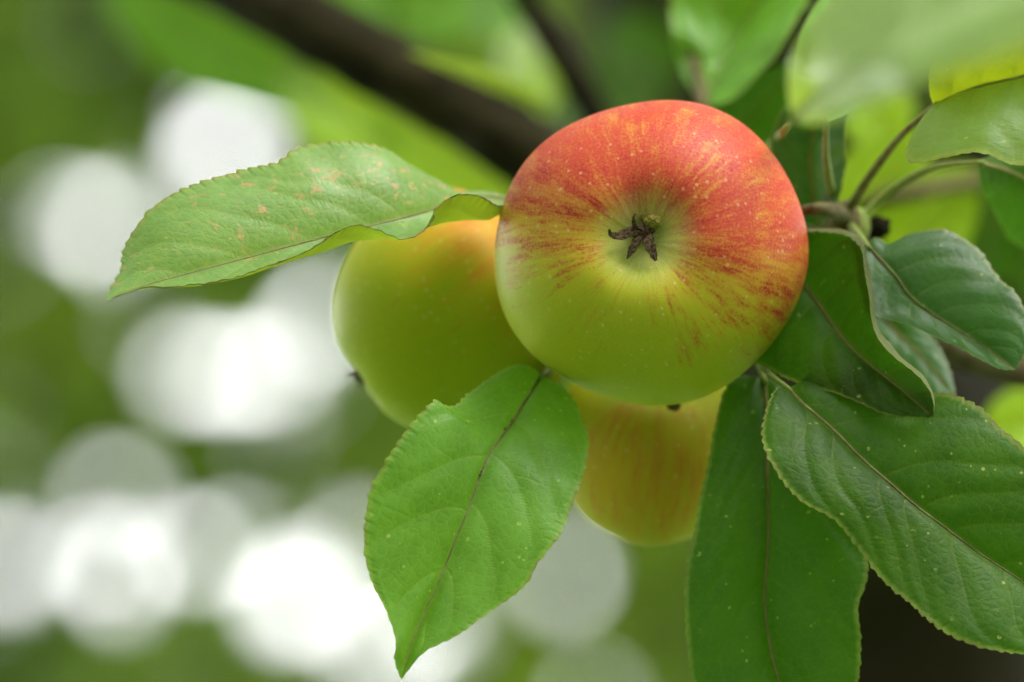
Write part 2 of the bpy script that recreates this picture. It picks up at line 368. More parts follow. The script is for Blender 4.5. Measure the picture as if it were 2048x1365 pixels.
def apple_body(Rm, front, back, bdir, lobes=.5, ncal=(.0050, .0085), nst=(.010, .010), seed=0, taper=.05, squash=1.0, bias=0.0, nth=360, nph=260, green_eye=True):
    """solid of revolution in its own frame: +Z is the eye (calyx) end; Rm, front, back in metres; bdir = sunny side (local)"""
    r = np.random.default_rng(seed)
    ph = np.linspace(0.0015, math.pi - .0015, nph); th = np.linspace(0, 2 * math.pi, nth, endpoint=False)
    ct = np.cos(ph); stt = np.sin(ph)
    rad = Rm * np.abs(stt) ** .86 * (1 - taper * ct * np.abs(stt))
    z = np.where(ct > 0, front, back) * np.sign(ct) * np.abs(ct) ** .94
    z = z - ncal[0] * np.exp(-(rad / ncal[1]) ** 2) * (ct > 0) + nst[0] * np.exp(-(rad / nst[1]) ** 2) * (ct < 0)
    PHs, TH = np.meshgrid(ph, th, indexing='ij')
    rr = rad[:, None] * np.ones_like(TH); zz = z[:, None] * np.ones_like(TH)
    a0 = r.uniform(0, 6, 6)
    g = np.exp(-((rr - .45 * Rm) / (.3 * Rm)) ** 2) * (ct > 0)[:, None]
    zz = zz + lobes * 1e-3 * (np.cos(5 * TH + a0[0]) + .5 * np.cos(2 * TH + a0[1])) * g
    rr = rr * (1 + .012 * np.cos(5 * TH + a0[0]) * np.sin(PHs) + .012 * np.cos(2 * TH + a0[2]) + .008 * np.cos(3 * TH + a0[3]))
    # fine radial puckers round the eye
    zz = zz +   .03e-3 * np.cos(17 * TH + 2 * np.sin(3 * TH)) * np.exp(-((rr * 1000 - 6) / 3.5) ** 2) * (ct > 0)[:, None]
    X, Y = rr * np.cos(TH), rr * np.sin(TH) * squash
    V = np.stack([X, Y, zz], -1).reshape(-1, 3)
    fq = grid_faces(nph, nth, True)
    dn = V / np.linalg.norm(V, axis=1)[:, None]
    bd = np.array(bdir) / np.linalg.norm(bdir)
    s = np.r_[0, np.cumsum(np.hypot(np.diff(rad), np.diff(z)))] * 1000
    rcal = rad * 1000 + (ct < 0) * 100
    S = np.broadcast_to(s[:, None], TH.shape)
    # streak space: tight round the axis, long along each meridian; opens out with the true radius near the eye
    q = 7.6 * (.80 + .20 * np.minimum(rr / Rm, 1))
    pol = np.stack([np.cos(TH) * q, np.sin(TH) * q, S * .042], -1).reshape(-1, 3)
    dd = dn @ bd
    blush = np.clip((dd + .50 + bias) / 1.0, -1, 1.0)
    RC = np.broadcast_to(rcal[:, None], TH.shape).ravel()
    blush = blush - (.75 * np.exp(-(RC / 8.5) ** 2) if green_eye else 0)
    top = V.shape[0]
    V = np.vstack([V, [[0, 0, z[0]]], [[0, 0, z[-1]]]])
    pol = np.vstack([pol, [pol[0] * 0], [pol[-1] * 0]]); blush = np.r_[blush, blush[0], blush[-1]]; RC = np.r_[RC, 0, 100]
    j = np.arange(nth); j2 = (j + 1) % nth
    tri = np.vstack([np.stack([fq[:, 0], fq[:, 3], fq[:, 2]], 1), np.stack([fq[:, 0], fq[:, 2], fq[:, 1]], 1),
                     np.stack([np.full(nth, top), j, j2], 1), np.stack([np.full(nth, top + 1), (nph - 1) * nth + j2, (nph - 1) * nth + j], 1)])
    return mesh_np('skin', V, tri, None, {'polar': pol, 'blush': blush, 'rcal': RC}), z[0]

def frame(center, zdir, xhint=(1, 0, 0)):
    z = Vector(zdir).normalized(); x = (Vector(xhint) - z * Vector(xhint).dot(z)).normalized(); y = z.cross(x)
    M = Matrix((x, y, z)).transposed().to_4x4(); M.translation = Vector(center); return M

def sepal(parent, pts, w, th, mat, label=None):
    """a dried calyx leaf: flattened tapering horn, pts in the apple's frame (metres)"""
    c, L = spline(pts, 26); T = np.gradient(c, axis=0); T /= np.linalg.norm(T, axis=1)[:, None]
    side = np.cross(T, [0, 0, 1.0]); side /= np.linalg.norm(side, axis=1)[:, None] + 1e-9
    up = np.cross(side, T)
    x = np.linspace(0, 1, 26); W = np.interp(x, np.linspace(0, 1, len(w)), w) * (1 + .10 * np.sin(x * 23 + L * 9e3))
    a = np.linspace(0, 2 * math.pi, 14, endpoint=False)
    cup = .35 * np.cos(a) ** 2
    V = c[:, None] + side[:, None] * (np.cos(a)[None] * W[:, None])[..., None] + up[:, None] * ((np.sin(a) * th)[None] * (.5 + .5 * W / W.max())[:, None] + cup[None] * W[:, None] * .8)[..., None]
    V = V + rng.normal(0, .00005, V.shape)
    fq = grid_faces(26, 14, True)
    uv = np.stack(np.broadcast_arrays((x * L * 1000)[:, None], (a * 1.2)[None]), -1).reshape(-1, 2)
    return link('sepal', mesh_np('sepal', V.reshape(-1, 3), fq, uv), mat, parent, label=label)

def to_local(Mw, pts):
    Mi = Mw.inverted(); return np.array([Mi @ Vector(p) for p in pts])

def apple(center, zdir, Rm, front, back, mat, label, bdir_world, detailed=False, seed=0, **kw):
    Mw = frame(center, zdir)
    t = thing('apple', None, label, 'apple', 'apples hanging in one cluster', Mw)
    bl = Mw.to_3x3().inverted() @ Vector(bdir_world)
    me, z0 = apple_body(Rm, front, back, tuple(bl), seed=seed, **kw)
    sk = link('skin', me, mat, t)
    V, q, uv = tube([(0, 0, -back + .009), (.0006, 0, -back - .003), (.002, .001, -back - .014)], [.0011, .0010, .0014], 20, 10)
    link('stalk', mesh_np('stalk', V, q, uv), M_twig, t)
    return t, Mw, z0

# ---- the main apple
C1 = P(1301, 503, .990)
Z1 = -F * math.cos(.125) + (-R * .62 + U * .72) * math.sin(.125)
M_apple1 = apple_material('apple_skin_red')
BD = R * .26 + U * .93 - F * .05
apl, Mw1, z01 = apple(C1, Z1, .0360, .0292, .028, M_apple1, 'large apple, red above and yellow green below, its dried eye facing out', BD, seed=3, lobes=.35,
                      ncal=(.0076, .0098), squash=.972, nth=520, nph=380)
cal = link('calyx', None, parent=apl); cal.empty_display_size = .003
De = .9672
def e(px, py, dz=0.0): return tuple(to_local(Mw1, [P(px, py, De - dz)])[0])
# inner cup of withered stamens
def rough_blob(center, rx, ry, rz, seed, n=28, m=36, am=.22):
    r = np.random.default_rng(seed); ph = np.linspace(.02, math.pi - .02, n); th = np.linspace(0, 2 * math.pi, m, endpoint=False)
    A, B = np.meshgrid(ph, th, indexing='ij')
    k = 1 + am * (np.sin(5 * B + 3 * A + seed) * .5 + np.sin(9 * A - 4 * B) * .35 + r.normal(0, .25, A.shape))
    V = np.stack([rx * np.sin(A) * np.cos(B) * k, ry * np.sin(A) * np.sin(B) * k, rz * np.cos(A) * k], -1).reshape(-1, 3) + np.array(center)
    uv = np.stack([A * 1.2, B * 1.2], -1).reshape(-1, 2)
    return V, grid_faces(n, m, True), uv
def blob_obj(name, *a, mat=None, parent=None, label=None, **k):
    V, q, uv = rough_blob(*a, **k); return link(name, mesh_np(name, V, q, uv), mat, parent, label=label)
# the calyx is an empty under the apple holding its sepals; give it a real mesh instead
bpy.data.objects.remove(cal)
cal = blob_obj('calyx', e(1287, 463, .0004), .0021, .0018, .0016, 3, mat=M_dry, parent=apl, am=.28)
sepal(cal, [e(1285, 464, .0010), e(1262, 464, .0022), e(1238, 472, .0030), e(1222, 469, .0038), e(1219, 459, .0044)], [.0011, .0013, .0012, .00085, .0002], .00034, M_dry)
sepal(cal, [e(1274, 462, .0010), e(1269, 450, .0030), e(1267, 438, .0042), e(1270, 428, .0046)], [.0006, .0005, .00045, .00012], .00034, M_dry)
sepal(cal, [e(1280, 466, .0012), e(1275, 480, .0022), e(1264, 500, .0024), e(1254, 518, .0022)], [.0008, .0010, .00085, .0001], .00030, M_dry)
sepal(cal, [e(1292, 466, .0012), e(1297, 482, .0024), e(1304, 502, .0028), e(1312, 522, .0028)], [.0009, .0014, .0011, .00035], .00034, M_dry)
sepal(cal, [e(1294, 460, .0012), e(1282, 456, .0026), e(1274, 454, .0030)], [.0004, .0005, .0003], .00025, M_dry)
blob_obj('calyx_nub', e(1306, 443, .0012), .0022, .0016, .0013, 8, mat=M_nub, parent=cal, am=.12)
blob_obj('calyx_nub', e(1291, 434, .0002), .0014, .0010, .0009, 5, mat=M_nub, parent=cal, am=.12)
for i in range(12):     # withered stamens
    a = rng.uniform(0, 6.28); b = rng.uniform(.3, 1)
    x, y = 1290 + 13 * math.cos(a) * b, 462 + 11 * math.sin(a) * b
    V, q, uv = tube([e(x, y, .0012), e(x + rng.uniform(-4, 4), y + rng.uniform(-4, 4), .0026), e(x + rng.uniform(-8, 8), y + rng.uniform(-7, 7), .0032)], [.00012, .0001, .00014], 10, 6)
    link('stamen', mesh_np('stamen', V, q, uv), M_dry, cal)

# ---- left apple, its eye pointing down to the left, stalk end up to the right
M_apple2 = apple_material('apple_skin_green', spec=.08, red=(.62, .17, .03), redd=(.45, .07, .02), yel=(.38, .40, .010), grn=(.27, .34, .005), amount=.6, stripe=.8)
C2 = P(906, 624, 1.040)
Z2 = (-R * .80 - U * .56 - F * .06)
apl2, Mw2, z02 = apple(C2, Z2, .0298, .0282, .0255, M_apple2, 'yellow green apple tucked behind the large red one, under the long spotted leaf', R * .5 + U * .9 - F * .15, seed=11,
                       lobes=.15, nst=(.014, .0105), ncal=(.0030, .006), taper=.10, nth=260, nph=200, bias=-.58, green_eye=False)
c2 = blob_obj('calyx', (0, 0, z02 + .0004), .0019, .0019, .0022, 6, mat=M_dry, parent=apl2)
for k in range(5):
    a = k * 1.257 + .4
    sepal(c2, [(.001 * math.cos(a), .001 * math.sin(a), z02 + .001), (.0020 * math.cos(a), .0020 * math.sin(a), z02 + .0024), (.0028 * math.cos(a + .3), .0028 * math.sin(a + .3), z02 + .0030 + .0012 * (k == 2))], [.0007, .0007, .0001], .0003, M_dry)

# ---- lower apple
M_apple3 = apple_material('apple_skin_yellow', spec=.08, red=(.48, .13, .02), redd=(.36, .05, .015), yel=(.37, .36, .008), grn=(.28, .33, .006), amount=.5, stripe=1.5)
C3 = P(1308, 890, 1.034)
Z3 = (F * .42 - U * .88 - R * .10)
apl3, Mw3, z03 = apple(C3, Z3, .0238, .0240, .0200, M_apple3, 'small yellow apple with faint orange streaks at the bottom', -U * .35 - R * .1 - F * .8, seed=21, lobes=.3,
                       taper=.14, nth=240, nph=180, bias=-.85, green_eye=False)
V, q, uv = rough_blob(to_local(Mw3, [P(1347, 811, 1.0105)])[0], .0016, .0011, .0011, 5, am=.3)
link('mark', mesh_np('mark', V, q, uv), M_dry, apl3)  # dark spot set on the skin near the top
c3 = blob_obj('calyx', (0, 0, z03 + .0004), .0018, .0018, .0014, 9, mat=M_dry, parent=apl3)
for k in range(5):
    a = k * 1.257
    sepal(c3, [(.001 * math.cos(a), .001 * math.sin(a), z03 + .001), (.003 * math.cos(a), .003 * math.sin(a), z03 + .002), (.0045 * math.cos(a), .0045 * math.sin(a), z03 + .0018)], [.0007, .0009, .0001], .0003, M_dry)

# ------------------------------------------------------------------ the fruiting branch with its leaves
NODE = P(1685, 432, 1.005)
fb = thing('fruiting_branch', NODE, 'lichened brown branch at the right bearing the sharp leaves round the apple cluster', 'branch')
LO = NODE
tube_obj('wood', PP([(2900, 1010, 1.6), (2500, 850, 1.3), (2200, 770, 1.14), (1985, 730, 1.10), (1850, 660, 1.075), (1745, 520, 1.04), (1690, 440, 1.03)]),
         [.014, .011, .0085, .0072, .0058, .004, .0026], M_bark_right, fb, LO, n=160, m=24, rough=.035)
tube_obj('spur', PP([(1708, 462, 1.03), (1690, 434, 1.03), (1678, 405, 1.03)]), [.0032, .0034, .0020], M_twig, fb, LO, n=24, m=14, rough=.06)
tube_obj('spur', PP([(1690, 432, 1.03), (1650, 418, 1.004), (1600, 425, 1.006), (1500, 470, 1.035), (1300, 620, 1.075), (1120, 730, 1.05), (1085, 752, 1.004)]),
         [.0022, .0014, .0014, .0018, .002, .0014, .001], M_twig, fb, LO, n=80, m=12, rough=.02)
def fbblob(name, px, py, D, a, b, c, seed, mat, am=.15):
    V, q, uv = rough_blob(local(P(px, py, D), LO), a, b, c, seed, am=am)
    return link(name, mesh_np(name, V, q, uv), mat, fb)
fbblob('bud', 1720, 452, 1.03, .0024, .0022, .0042, 4, M_petiole, .05)
fbblob('dead_bud', 1757, 455, 1.035, .0026, .0024, .0022, 7, M_bark, .35)
fbblob('dead_bud', 1738, 466, 1.035, .0020, .0018, .0012, 2, M_bark, .3)
fbblob('dead_bud', 1772, 447, 1.035, .0010, .0010, .0010, 12, M_bark, .3)

# F: sharp leaf hanging at the bottom centre
leaf(fb, LO, [(1084, 750, .996), (1048, 806, .985), (1026, 843, .980), (981, 906, .973), (961, 951, .970), (936, 1021, .967), (911, 1081, .965), (881, 1157, .963), (846, 1232, .961), (821, 1292, .959), (803, 1360, .956)],
     [(1084, 750, .996), (1056, 735, .996), (1021, 738, .993), (981, 760, .988), (941, 788, .982), (913, 811, .975), (891, 813, .970), (871, 804, .967), (841, 830, .964), (811, 866, .962), (775, 921, .960), (745, 976, .959), (733, 1041, .959), (732, 1111, .958), (748, 1172, .957), (775, 1227, .956), (791, 1282, .955), (790, 1322, .955), (803, 1360, .956)],
     [(1084, 750, .996), (1122, 775, .994), (1147, 800, .990), (1167, 846, .985), (1176, 881, .981), (1168, 941, .976), (1149, 991, .971), (1122, 1061, .967), (1076, 1121, .964), (1041, 1177, .962), (966, 1232, .959), (911, 1272, .957), (851, 1302, .956), (815, 1342, .956), (803, 1360, .956)],
     M_leaf_front, bulge=(.06, .05), n=520, m=44, tooth=2.7, amp=.6, seed=5, nv=6, rib=M_rib_brown, ribr=(.34, .13), wave=.5,
     petiole=[(1110, 720, 1.03)], label='bright green leaf hanging at the bottom centre, brown streak along its midrib')
LF = [o for o in bpy.data.objects if o.get('label', '').startswith('bright green leaf hanging')][0]
for x, y, dz, a, mm_ in ((1026, 842, .9795, .0007, M_nub), (1011, 858, .9782, .0005, M_nub), (960, 951, .9698, .00045, M_dry), (962, 944, .9700, .0003, M_dry)):
    V, q, uv = rough_blob(local(P(x, y, dz - .0004), LO), a * .7, a * .6, a * .6, int(x), n=12, m=16, am=.3)
    link('mark', mesh_np('mark', V, q, uv), mm_, LF)

# G: long spotted leaf reaching to the left
leaf(fb, LO, [(1030, 400, 1.012), (960, 392, 1.006), (905, 398, .998), (861, 420, .990), (800, 438, .984), (740, 452, .980), (620, 482, .974), (500, 514, .970), (380, 546, .966), (290, 571, .963), (240, 590, .961), (212, 602, .960)],
     [(1030, 400, 1.012), (985, 385, 1.012), (940, 384, 1.010), (905, 384, 1.006), (880, 364, 1.004), (820, 332, 1.002), (780, 302, .996), (740, 287, .992), (680, 284, .990), (624, 291, .989), (584, 306, .986), (555, 331, .984), (500, 341, .984), (436, 357, .982), (388, 373, .980), (336, 397, .978), (304, 422, .976), (276, 456, .974), (250, 500, .972), (240, 544, .968), (222, 578, .964), (212, 602, .960)],
     [(1030, 400, 1.012), (1000, 412, .990), (977, 404, .985), (953, 392, .980), (921, 390, .978), (893, 400, .976), (870, 422, .974), (865, 444, .973), (845, 468, .972), (809, 482, .970), (780, 475, .969), (741, 458, .968), (700, 454, .966), (660, 472, .965), (620, 498, .964), (580, 516, .963), (520, 537, .962), (460, 556, .961), (400, 566, .960), (340, 573, .960), (292, 575, .960), (250, 588, .960), (212, 602, .960)],
     M_leaf_pale, bulge=(.10, 0), relief=.55, n=520, m=40, tooth=2.7, amp=.8, margin=True, seed=9, nv=7, rib=M_rib_brown, ribr=(.22, .10), wave=.35,
     midB=[(1030, 400, 1.012), (985, 436, .992), (930, 440, .988), (890, 442, .984), (862, 452, .980), (835, 470, .976), (795, 480, .976), (745, 480, .975), (700, 487, .972), (645, 504, .969), (580, 526, .966), (520, 544, .964), (460, 559, .963), (400, 570, .962), (340, 576, .961), (292, 578, .961), (250, 588, .9605), (212, 602, .960)],
     petiole=[(1200, 470, 1.06), (1100, 415, 1.03)], label='long pale green leaf reaching left, speckled yellow and pink, its lower margin rolled up')

# D: big sharp leaf at the lower right
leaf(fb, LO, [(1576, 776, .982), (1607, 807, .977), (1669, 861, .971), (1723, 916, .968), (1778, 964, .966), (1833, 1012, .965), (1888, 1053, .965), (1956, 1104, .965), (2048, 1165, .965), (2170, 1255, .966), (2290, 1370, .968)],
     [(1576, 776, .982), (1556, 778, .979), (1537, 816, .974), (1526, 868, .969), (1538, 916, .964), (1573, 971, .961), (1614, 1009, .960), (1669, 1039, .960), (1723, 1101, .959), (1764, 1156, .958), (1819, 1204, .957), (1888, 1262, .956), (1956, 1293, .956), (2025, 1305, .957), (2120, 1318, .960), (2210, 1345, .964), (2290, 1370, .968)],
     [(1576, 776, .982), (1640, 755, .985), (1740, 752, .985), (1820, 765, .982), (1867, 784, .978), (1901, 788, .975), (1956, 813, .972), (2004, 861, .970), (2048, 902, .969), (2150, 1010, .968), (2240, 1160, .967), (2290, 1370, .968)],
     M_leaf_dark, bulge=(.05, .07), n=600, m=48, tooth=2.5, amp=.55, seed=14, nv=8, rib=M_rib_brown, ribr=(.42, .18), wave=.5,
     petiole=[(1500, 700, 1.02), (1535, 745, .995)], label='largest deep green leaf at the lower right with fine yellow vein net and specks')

# C: folded leaf between the apple and D
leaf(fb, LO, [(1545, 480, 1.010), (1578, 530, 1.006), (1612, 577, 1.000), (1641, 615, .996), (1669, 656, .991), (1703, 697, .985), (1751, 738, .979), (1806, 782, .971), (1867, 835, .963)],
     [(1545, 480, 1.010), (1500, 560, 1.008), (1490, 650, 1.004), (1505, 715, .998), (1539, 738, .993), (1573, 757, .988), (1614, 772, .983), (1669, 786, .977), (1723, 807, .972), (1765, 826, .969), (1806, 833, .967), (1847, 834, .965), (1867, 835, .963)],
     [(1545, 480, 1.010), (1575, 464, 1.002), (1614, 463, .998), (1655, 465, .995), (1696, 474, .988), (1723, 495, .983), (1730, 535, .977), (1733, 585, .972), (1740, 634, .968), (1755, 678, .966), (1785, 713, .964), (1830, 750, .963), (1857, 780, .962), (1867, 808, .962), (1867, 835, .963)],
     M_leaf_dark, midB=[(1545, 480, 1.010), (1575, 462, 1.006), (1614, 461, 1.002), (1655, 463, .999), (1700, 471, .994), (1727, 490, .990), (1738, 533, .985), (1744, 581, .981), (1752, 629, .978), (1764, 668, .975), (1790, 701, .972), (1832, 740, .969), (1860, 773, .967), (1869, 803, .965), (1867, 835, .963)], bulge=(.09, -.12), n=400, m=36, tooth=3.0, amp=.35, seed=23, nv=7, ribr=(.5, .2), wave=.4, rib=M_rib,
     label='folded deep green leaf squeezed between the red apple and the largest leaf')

# E: dark leaf hanging straight down
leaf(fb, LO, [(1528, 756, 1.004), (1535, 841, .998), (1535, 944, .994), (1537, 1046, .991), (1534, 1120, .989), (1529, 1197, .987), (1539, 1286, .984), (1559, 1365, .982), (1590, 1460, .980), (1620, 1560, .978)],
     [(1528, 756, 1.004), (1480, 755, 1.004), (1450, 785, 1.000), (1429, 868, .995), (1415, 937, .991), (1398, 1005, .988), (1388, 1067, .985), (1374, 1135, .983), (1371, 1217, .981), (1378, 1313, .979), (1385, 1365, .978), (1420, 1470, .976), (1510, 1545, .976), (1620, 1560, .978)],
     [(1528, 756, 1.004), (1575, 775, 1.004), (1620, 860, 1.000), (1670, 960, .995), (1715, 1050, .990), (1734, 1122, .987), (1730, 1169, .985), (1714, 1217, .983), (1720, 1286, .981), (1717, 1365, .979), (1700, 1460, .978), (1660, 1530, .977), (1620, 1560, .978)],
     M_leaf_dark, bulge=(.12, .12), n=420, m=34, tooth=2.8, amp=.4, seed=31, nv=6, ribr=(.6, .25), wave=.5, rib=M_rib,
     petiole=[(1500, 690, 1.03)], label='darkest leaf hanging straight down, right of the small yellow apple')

# A: soft blue-green leaf at the right
leaf(fb, LO, [(1736, 492, .998), (1760, 518, .995), (1792, 553, .992), (1819, 591, .990), (1867, 629, .988), (1922, 663, .986), (1984, 704, .984), (2031, 740, .981)],
     [(1736, 492, .998), (1750, 478, 1.0), (1779, 490, 1.000), (1819, 471, 1.000), (1867, 461, 1.000), (1915, 471, .999), (1965, 505, .996), (2000, 560, .992), (2030, 587, .989), (2052, 635, .986), (2055, 690, .983), (2031, 740, .981)],
     [(1736, 492, .998), (1722, 510, .994), (1726, 560, .990), (1742, 605, .986), (1760, 632, .984), (1806, 649, .981), (1860, 671, .979), (1915, 695, .977), (1956, 717, .977), (1997, 736, .978), (2031, 740, .981)],
     M_leaf_teal, bulge=(.10, -.10), n=300, m=28, tooth=3.0, amp=.4, seed=37, nv=6, rib=M_rib_brown, ribr=(.45, .2), wave=.4,
     petiole=[(1700, 450, 1.03), (1718, 470, 1.012)], label='broad blue green leaf with pinkish midrib, right of the folded leaf')

# B: dark leaf seen under A
leaf(fb, LO, [(1700, 560, 1.035), (1790, 660, 1.03), (1850, 720, 1.025), (1912, 800, 1.02)],
     [(1700, 560, 1.035), (1700, 660, 1.03), (1780, 760, 1.025), (1850, 810, 1.02), (1912, 800, 1.02)],
     [(1700, 560, 1.035), (1770, 590, 1.03), (1850, 660, 1.03), (1895, 730, 1.025), (1912, 800, 1.02)],
     M_leaf_teal, n=120, m=16, seed=41, label='small dark leaf showing beneath the broad blue green leaf')

# H: folded leaf at the upper right, yellow above, grey-green below
leaf(fb, LO, [(1868, 212, .992), (1905, 193, .990), (1960, 172, .988), (2048, 152, .985), (2160, 120, .985), (2290, 60, .985)],
     [(1868, 212, .992), (1859, 180, .986), (1862, 135, .982), (1890, 102, .978), (1950, 72, .975), (2060, 30, .972), (2180, 10, .975), (2290, 60, .985)],
     [(1868, 212, .992), (1835, 255, .985), (1812, 300, .980), (1826, 326, .976), (1890, 316, .972), (1960, 306, .968), (2048, 330, .968), (2180, 280, .970), (2290, 60, .985)],
     M_leaf_fold, bulge=(.02, .08), n=260, m=26, seed=43, tooth=3.0, amp=.4, nv=6, rib=M_rib_brown, ribr=(.6, .3), wave=.2,
     petiole=[(1690, 432, 1.03), (1735, 360, 1.02), (1800, 275, 1.007)], pmat=M_rib_brown, label='folded leaf at the right edge, yellow green above its orange midrib and grey green below')

# J: leaf on the second petiole, running off at the right edge
leaf(fb, LO, [(1955, 325, 1.005), (2020, 345, 1.02), (2120, 400, 1.03), (2230, 500, 1.04)],
     [(1955, 325, 1.005), (2010, 310, 1.02), (2150, 330, 1.03), (2230, 500, 1.04)],
     [(1955, 325, 1.005), (1975, 400, 1.03), (2060, 500, 1.05), (2230, 500, 1.04)],
     M_leaf_dark, n=120, m=16, seed=47, petiole=[(1715, 445, 1.03), (1770, 392, 1.03), (1860, 338, 1.02)], label='leaf on a pale curved stalk just inside the right edge')

# K: dark leaf behind the upright petiole
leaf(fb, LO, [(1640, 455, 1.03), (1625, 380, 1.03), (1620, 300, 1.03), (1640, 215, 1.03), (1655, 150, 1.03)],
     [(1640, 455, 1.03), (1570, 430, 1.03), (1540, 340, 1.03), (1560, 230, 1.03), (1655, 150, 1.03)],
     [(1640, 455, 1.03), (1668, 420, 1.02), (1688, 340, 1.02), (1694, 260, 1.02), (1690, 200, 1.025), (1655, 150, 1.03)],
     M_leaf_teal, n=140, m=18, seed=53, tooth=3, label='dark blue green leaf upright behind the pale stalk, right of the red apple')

# N: close, strongly blurred leaf sweeping over the top right corner
leaf(fb, LO, [(1585, 240, .85), (1625, 195, .82), (1680, 150, .79), (1780, 85, .76), (1900, 25, .75), (2060, -40, .74), (2250, -120, .73)],
     [(1585, 240, .85), (1578, 190, .84), (1585, 110, .82), (1640, 20, .82), (1740, -60, .81), (1860, -130, .80), (2050, -180, .78), (2250, -120, .73)],
     [(1585, 240, .85), (1630, 247, .82), (1700, 228, .775), (1800, 180, .73), (1900, 140, .72), (2060, 85, .71), (2190, 0, .71), (2250, -120, .73)],
     M_leaf_sheen, bulge=(.06, .10), n=200, m=22, seed=59, tooth=3, ribr=(.7, .4), wave=.3,
     petiole=[(1500, 335, 1.09), (1549, 284, 1.05), (1572, 258, .97)], label='large pale leaf nearest the lens, strongly blurred across the top right corner')
# upright petiole ending under N, with its own leaf above
leaf(fb, LO, [(1652, 245, 1.000), (1650, 200, 1.01), (1660, 140, 1.03), (1690, 60, 1.05), (1730, -40, 1.06)],
     [(1652, 245, 1.000), (1600, 190, 1.02), (1600, 90, 1.04), (1650, -10, 1.06), (1730, -40, 1.06)],
     [(1652, 245, 1.000), (1710, 210, 1.01), (1760, 110, 1.03), (1770, 20, 1.05), (1730, -40, 1.06)],
     M_leaf, n=140, m=18, seed=61, petiole=[(1680, 420, 1.03), (1662, 380, 1.02), (1652, 310, 1.01)], label='leaf on the upright stalk behind the large blurred one')

# ------------------------------------------------------------------ the thick dark limb behind, with its blurred leaves
def simple_leaf(parent, loc, base, tip, width, D0, D1, mat, seed, twist=0.0, label=None, dip=.0, curve=0.0):
    """leaf from base to tip (px), width px; twist tilts the blade about its midrib"""
    b, t = np.array(base, float), np.array(tip, float); d = t - b; nrm = np.array([-d[1], d[0]]) / np.linalg.norm(d)
    mid, A, B = [], [], []
    for x in np.linspace(0, 1, 7):
        c = b + d * x + nrm * curve * math.sin(math.pi * x); D = D0 + (D1 - D0) * x
        w = width * .5 * (math.sin(math.pi * min(1, x ** .8)) ** .8 if 0 < x < 1 else 0)
        mid.append((c[0], c[1], D)); tw = twist * w / 1000
        A.append((c[0] + nrm[0] * w, c[1] + nrm[1] * w, D - abs(dip) * w / 1000 + tw)); B.append((c[0] - nrm[0] * w, c[1] - nrm[1] * w, D - abs(dip) * w / 1000 - tw))
    return leaf(parent, loc, mid, A, B, mat, n=90, m=12, seed=seed, nv=6, tooth=3.2, amp=.4, bulge=(.06, .06), label=label)

LB = P(1050, 330, 1.26)
limb = thing('bare_limb', LB, 'thick dark limb slanting from upper left down behind the red apple, out of focus', 'branch')
tube_obj('wood', PP([(150, -150, 1.30), (400, -60, 1.28), (560, 20, 1.26), (760, 128, 1.25), (930, 222, 1.25), (1080, 322, 1.26), (1300, 480, 1.45), (1560, 660, 1.9)]),
         [.0085, .0100, .0115, .0122, .0132, .0142, .019, .03], M_bark, limb, LB, n=160, m=24, rough=.03)
tube_obj('side_branch', PP([(1230, 430, 1.38), (1200, 260, 1.34), (1120, 110, 1.32), (1050, 0, 1.32), (1000, -120, 1.3)]), [.0075, .006, .005, .0042, .0035], M_bark, limb, LB, n=80, m=16, rough=.03)
tube_obj('side_branch', PP([(1330, 480, 1.45), (1360, 300, 1.42), (1420, 150, 1.42), (1440, 0, 1.42), (1470, -150, 1.4)]), [.009, .008, .006, .005, .004], M_bark, limb, LB, n=80, m=16, rough=.03)

for a in [((190, -110), (690, 225), 230, 1.33, 1.31, M_leaf_front, 71, .05, 'blurred leaf under the limb near the top left corner', .05, 20),
          ((560, 130), (860, 320), 190, 1.31, 1.30, M_leaf_yellow, 72, -.04, 'blurred bright leaf lying along the underside of the limb', .04, 10),
          ((740, 215), (1050, 430), 190, 1.30, 1.27, M_leaf_yellow, 73, .03, 'blurred yellow green leaf where the limb meets the red apple', .04, 0),
          ((1020, -90), (800, 75), 160, 1.20, 1.19, M_leaf, 74, .05, 'blurred green leaf above the limb at the top', .05, 0),
          ((1040, -70), (965, 85), 110, 1.21, 1.18, M_leaf, 75, .02, 'blurred narrow green leaf hanging at the top, left of the pale patch', .05, 0),
          ((700, -130), (790, 60), 150, 1.23, 1.22, M_leaf, 76, .03, 'blurred green leaf hanging at the top over the limb', .05, 0),
          ((1110, 225), (812, 104), 34, 1.03, .98, M_leaf_pale, 77, -.5, 'narrow pale leaf seen edge on against the dark limb', .3, 14),
          ((1080, 240), (1030, 40), 110, 1.27, 1.25, M_leaf_sheen, 78, -.6, 'pale shining leaf above the middle of the limb', .05, 0),
          ((1130, 330), (1060, 180), 110, 1.29, 1.27, M_leaf_dark, 79, .2, 'dark green leaf just above the limb', .05, 0),
          ((1060, 60), (1045, -60), 60, 1.14, 1.14, M_leaf, 80, .0, None, .05, 0),
          ((1330, 190), (1230, 20), 180, 1.5, 1.48, M_leaf_dark, 81, .1, None, .05, 0),
          ((1330, 260), (1180, 130), 120, 1.5, 1.48, M_twig and M_leaf_dark, 82, .1, None, .05, 0)]:
    base, tip, w, D0, D1, mat, sd_, tw, lab, dip, cv = a
    simple_leaf(limb, LB, base, tip, w, D0 + .20, D1 + .20, mat, sd_, tw, lab, dip, cv)

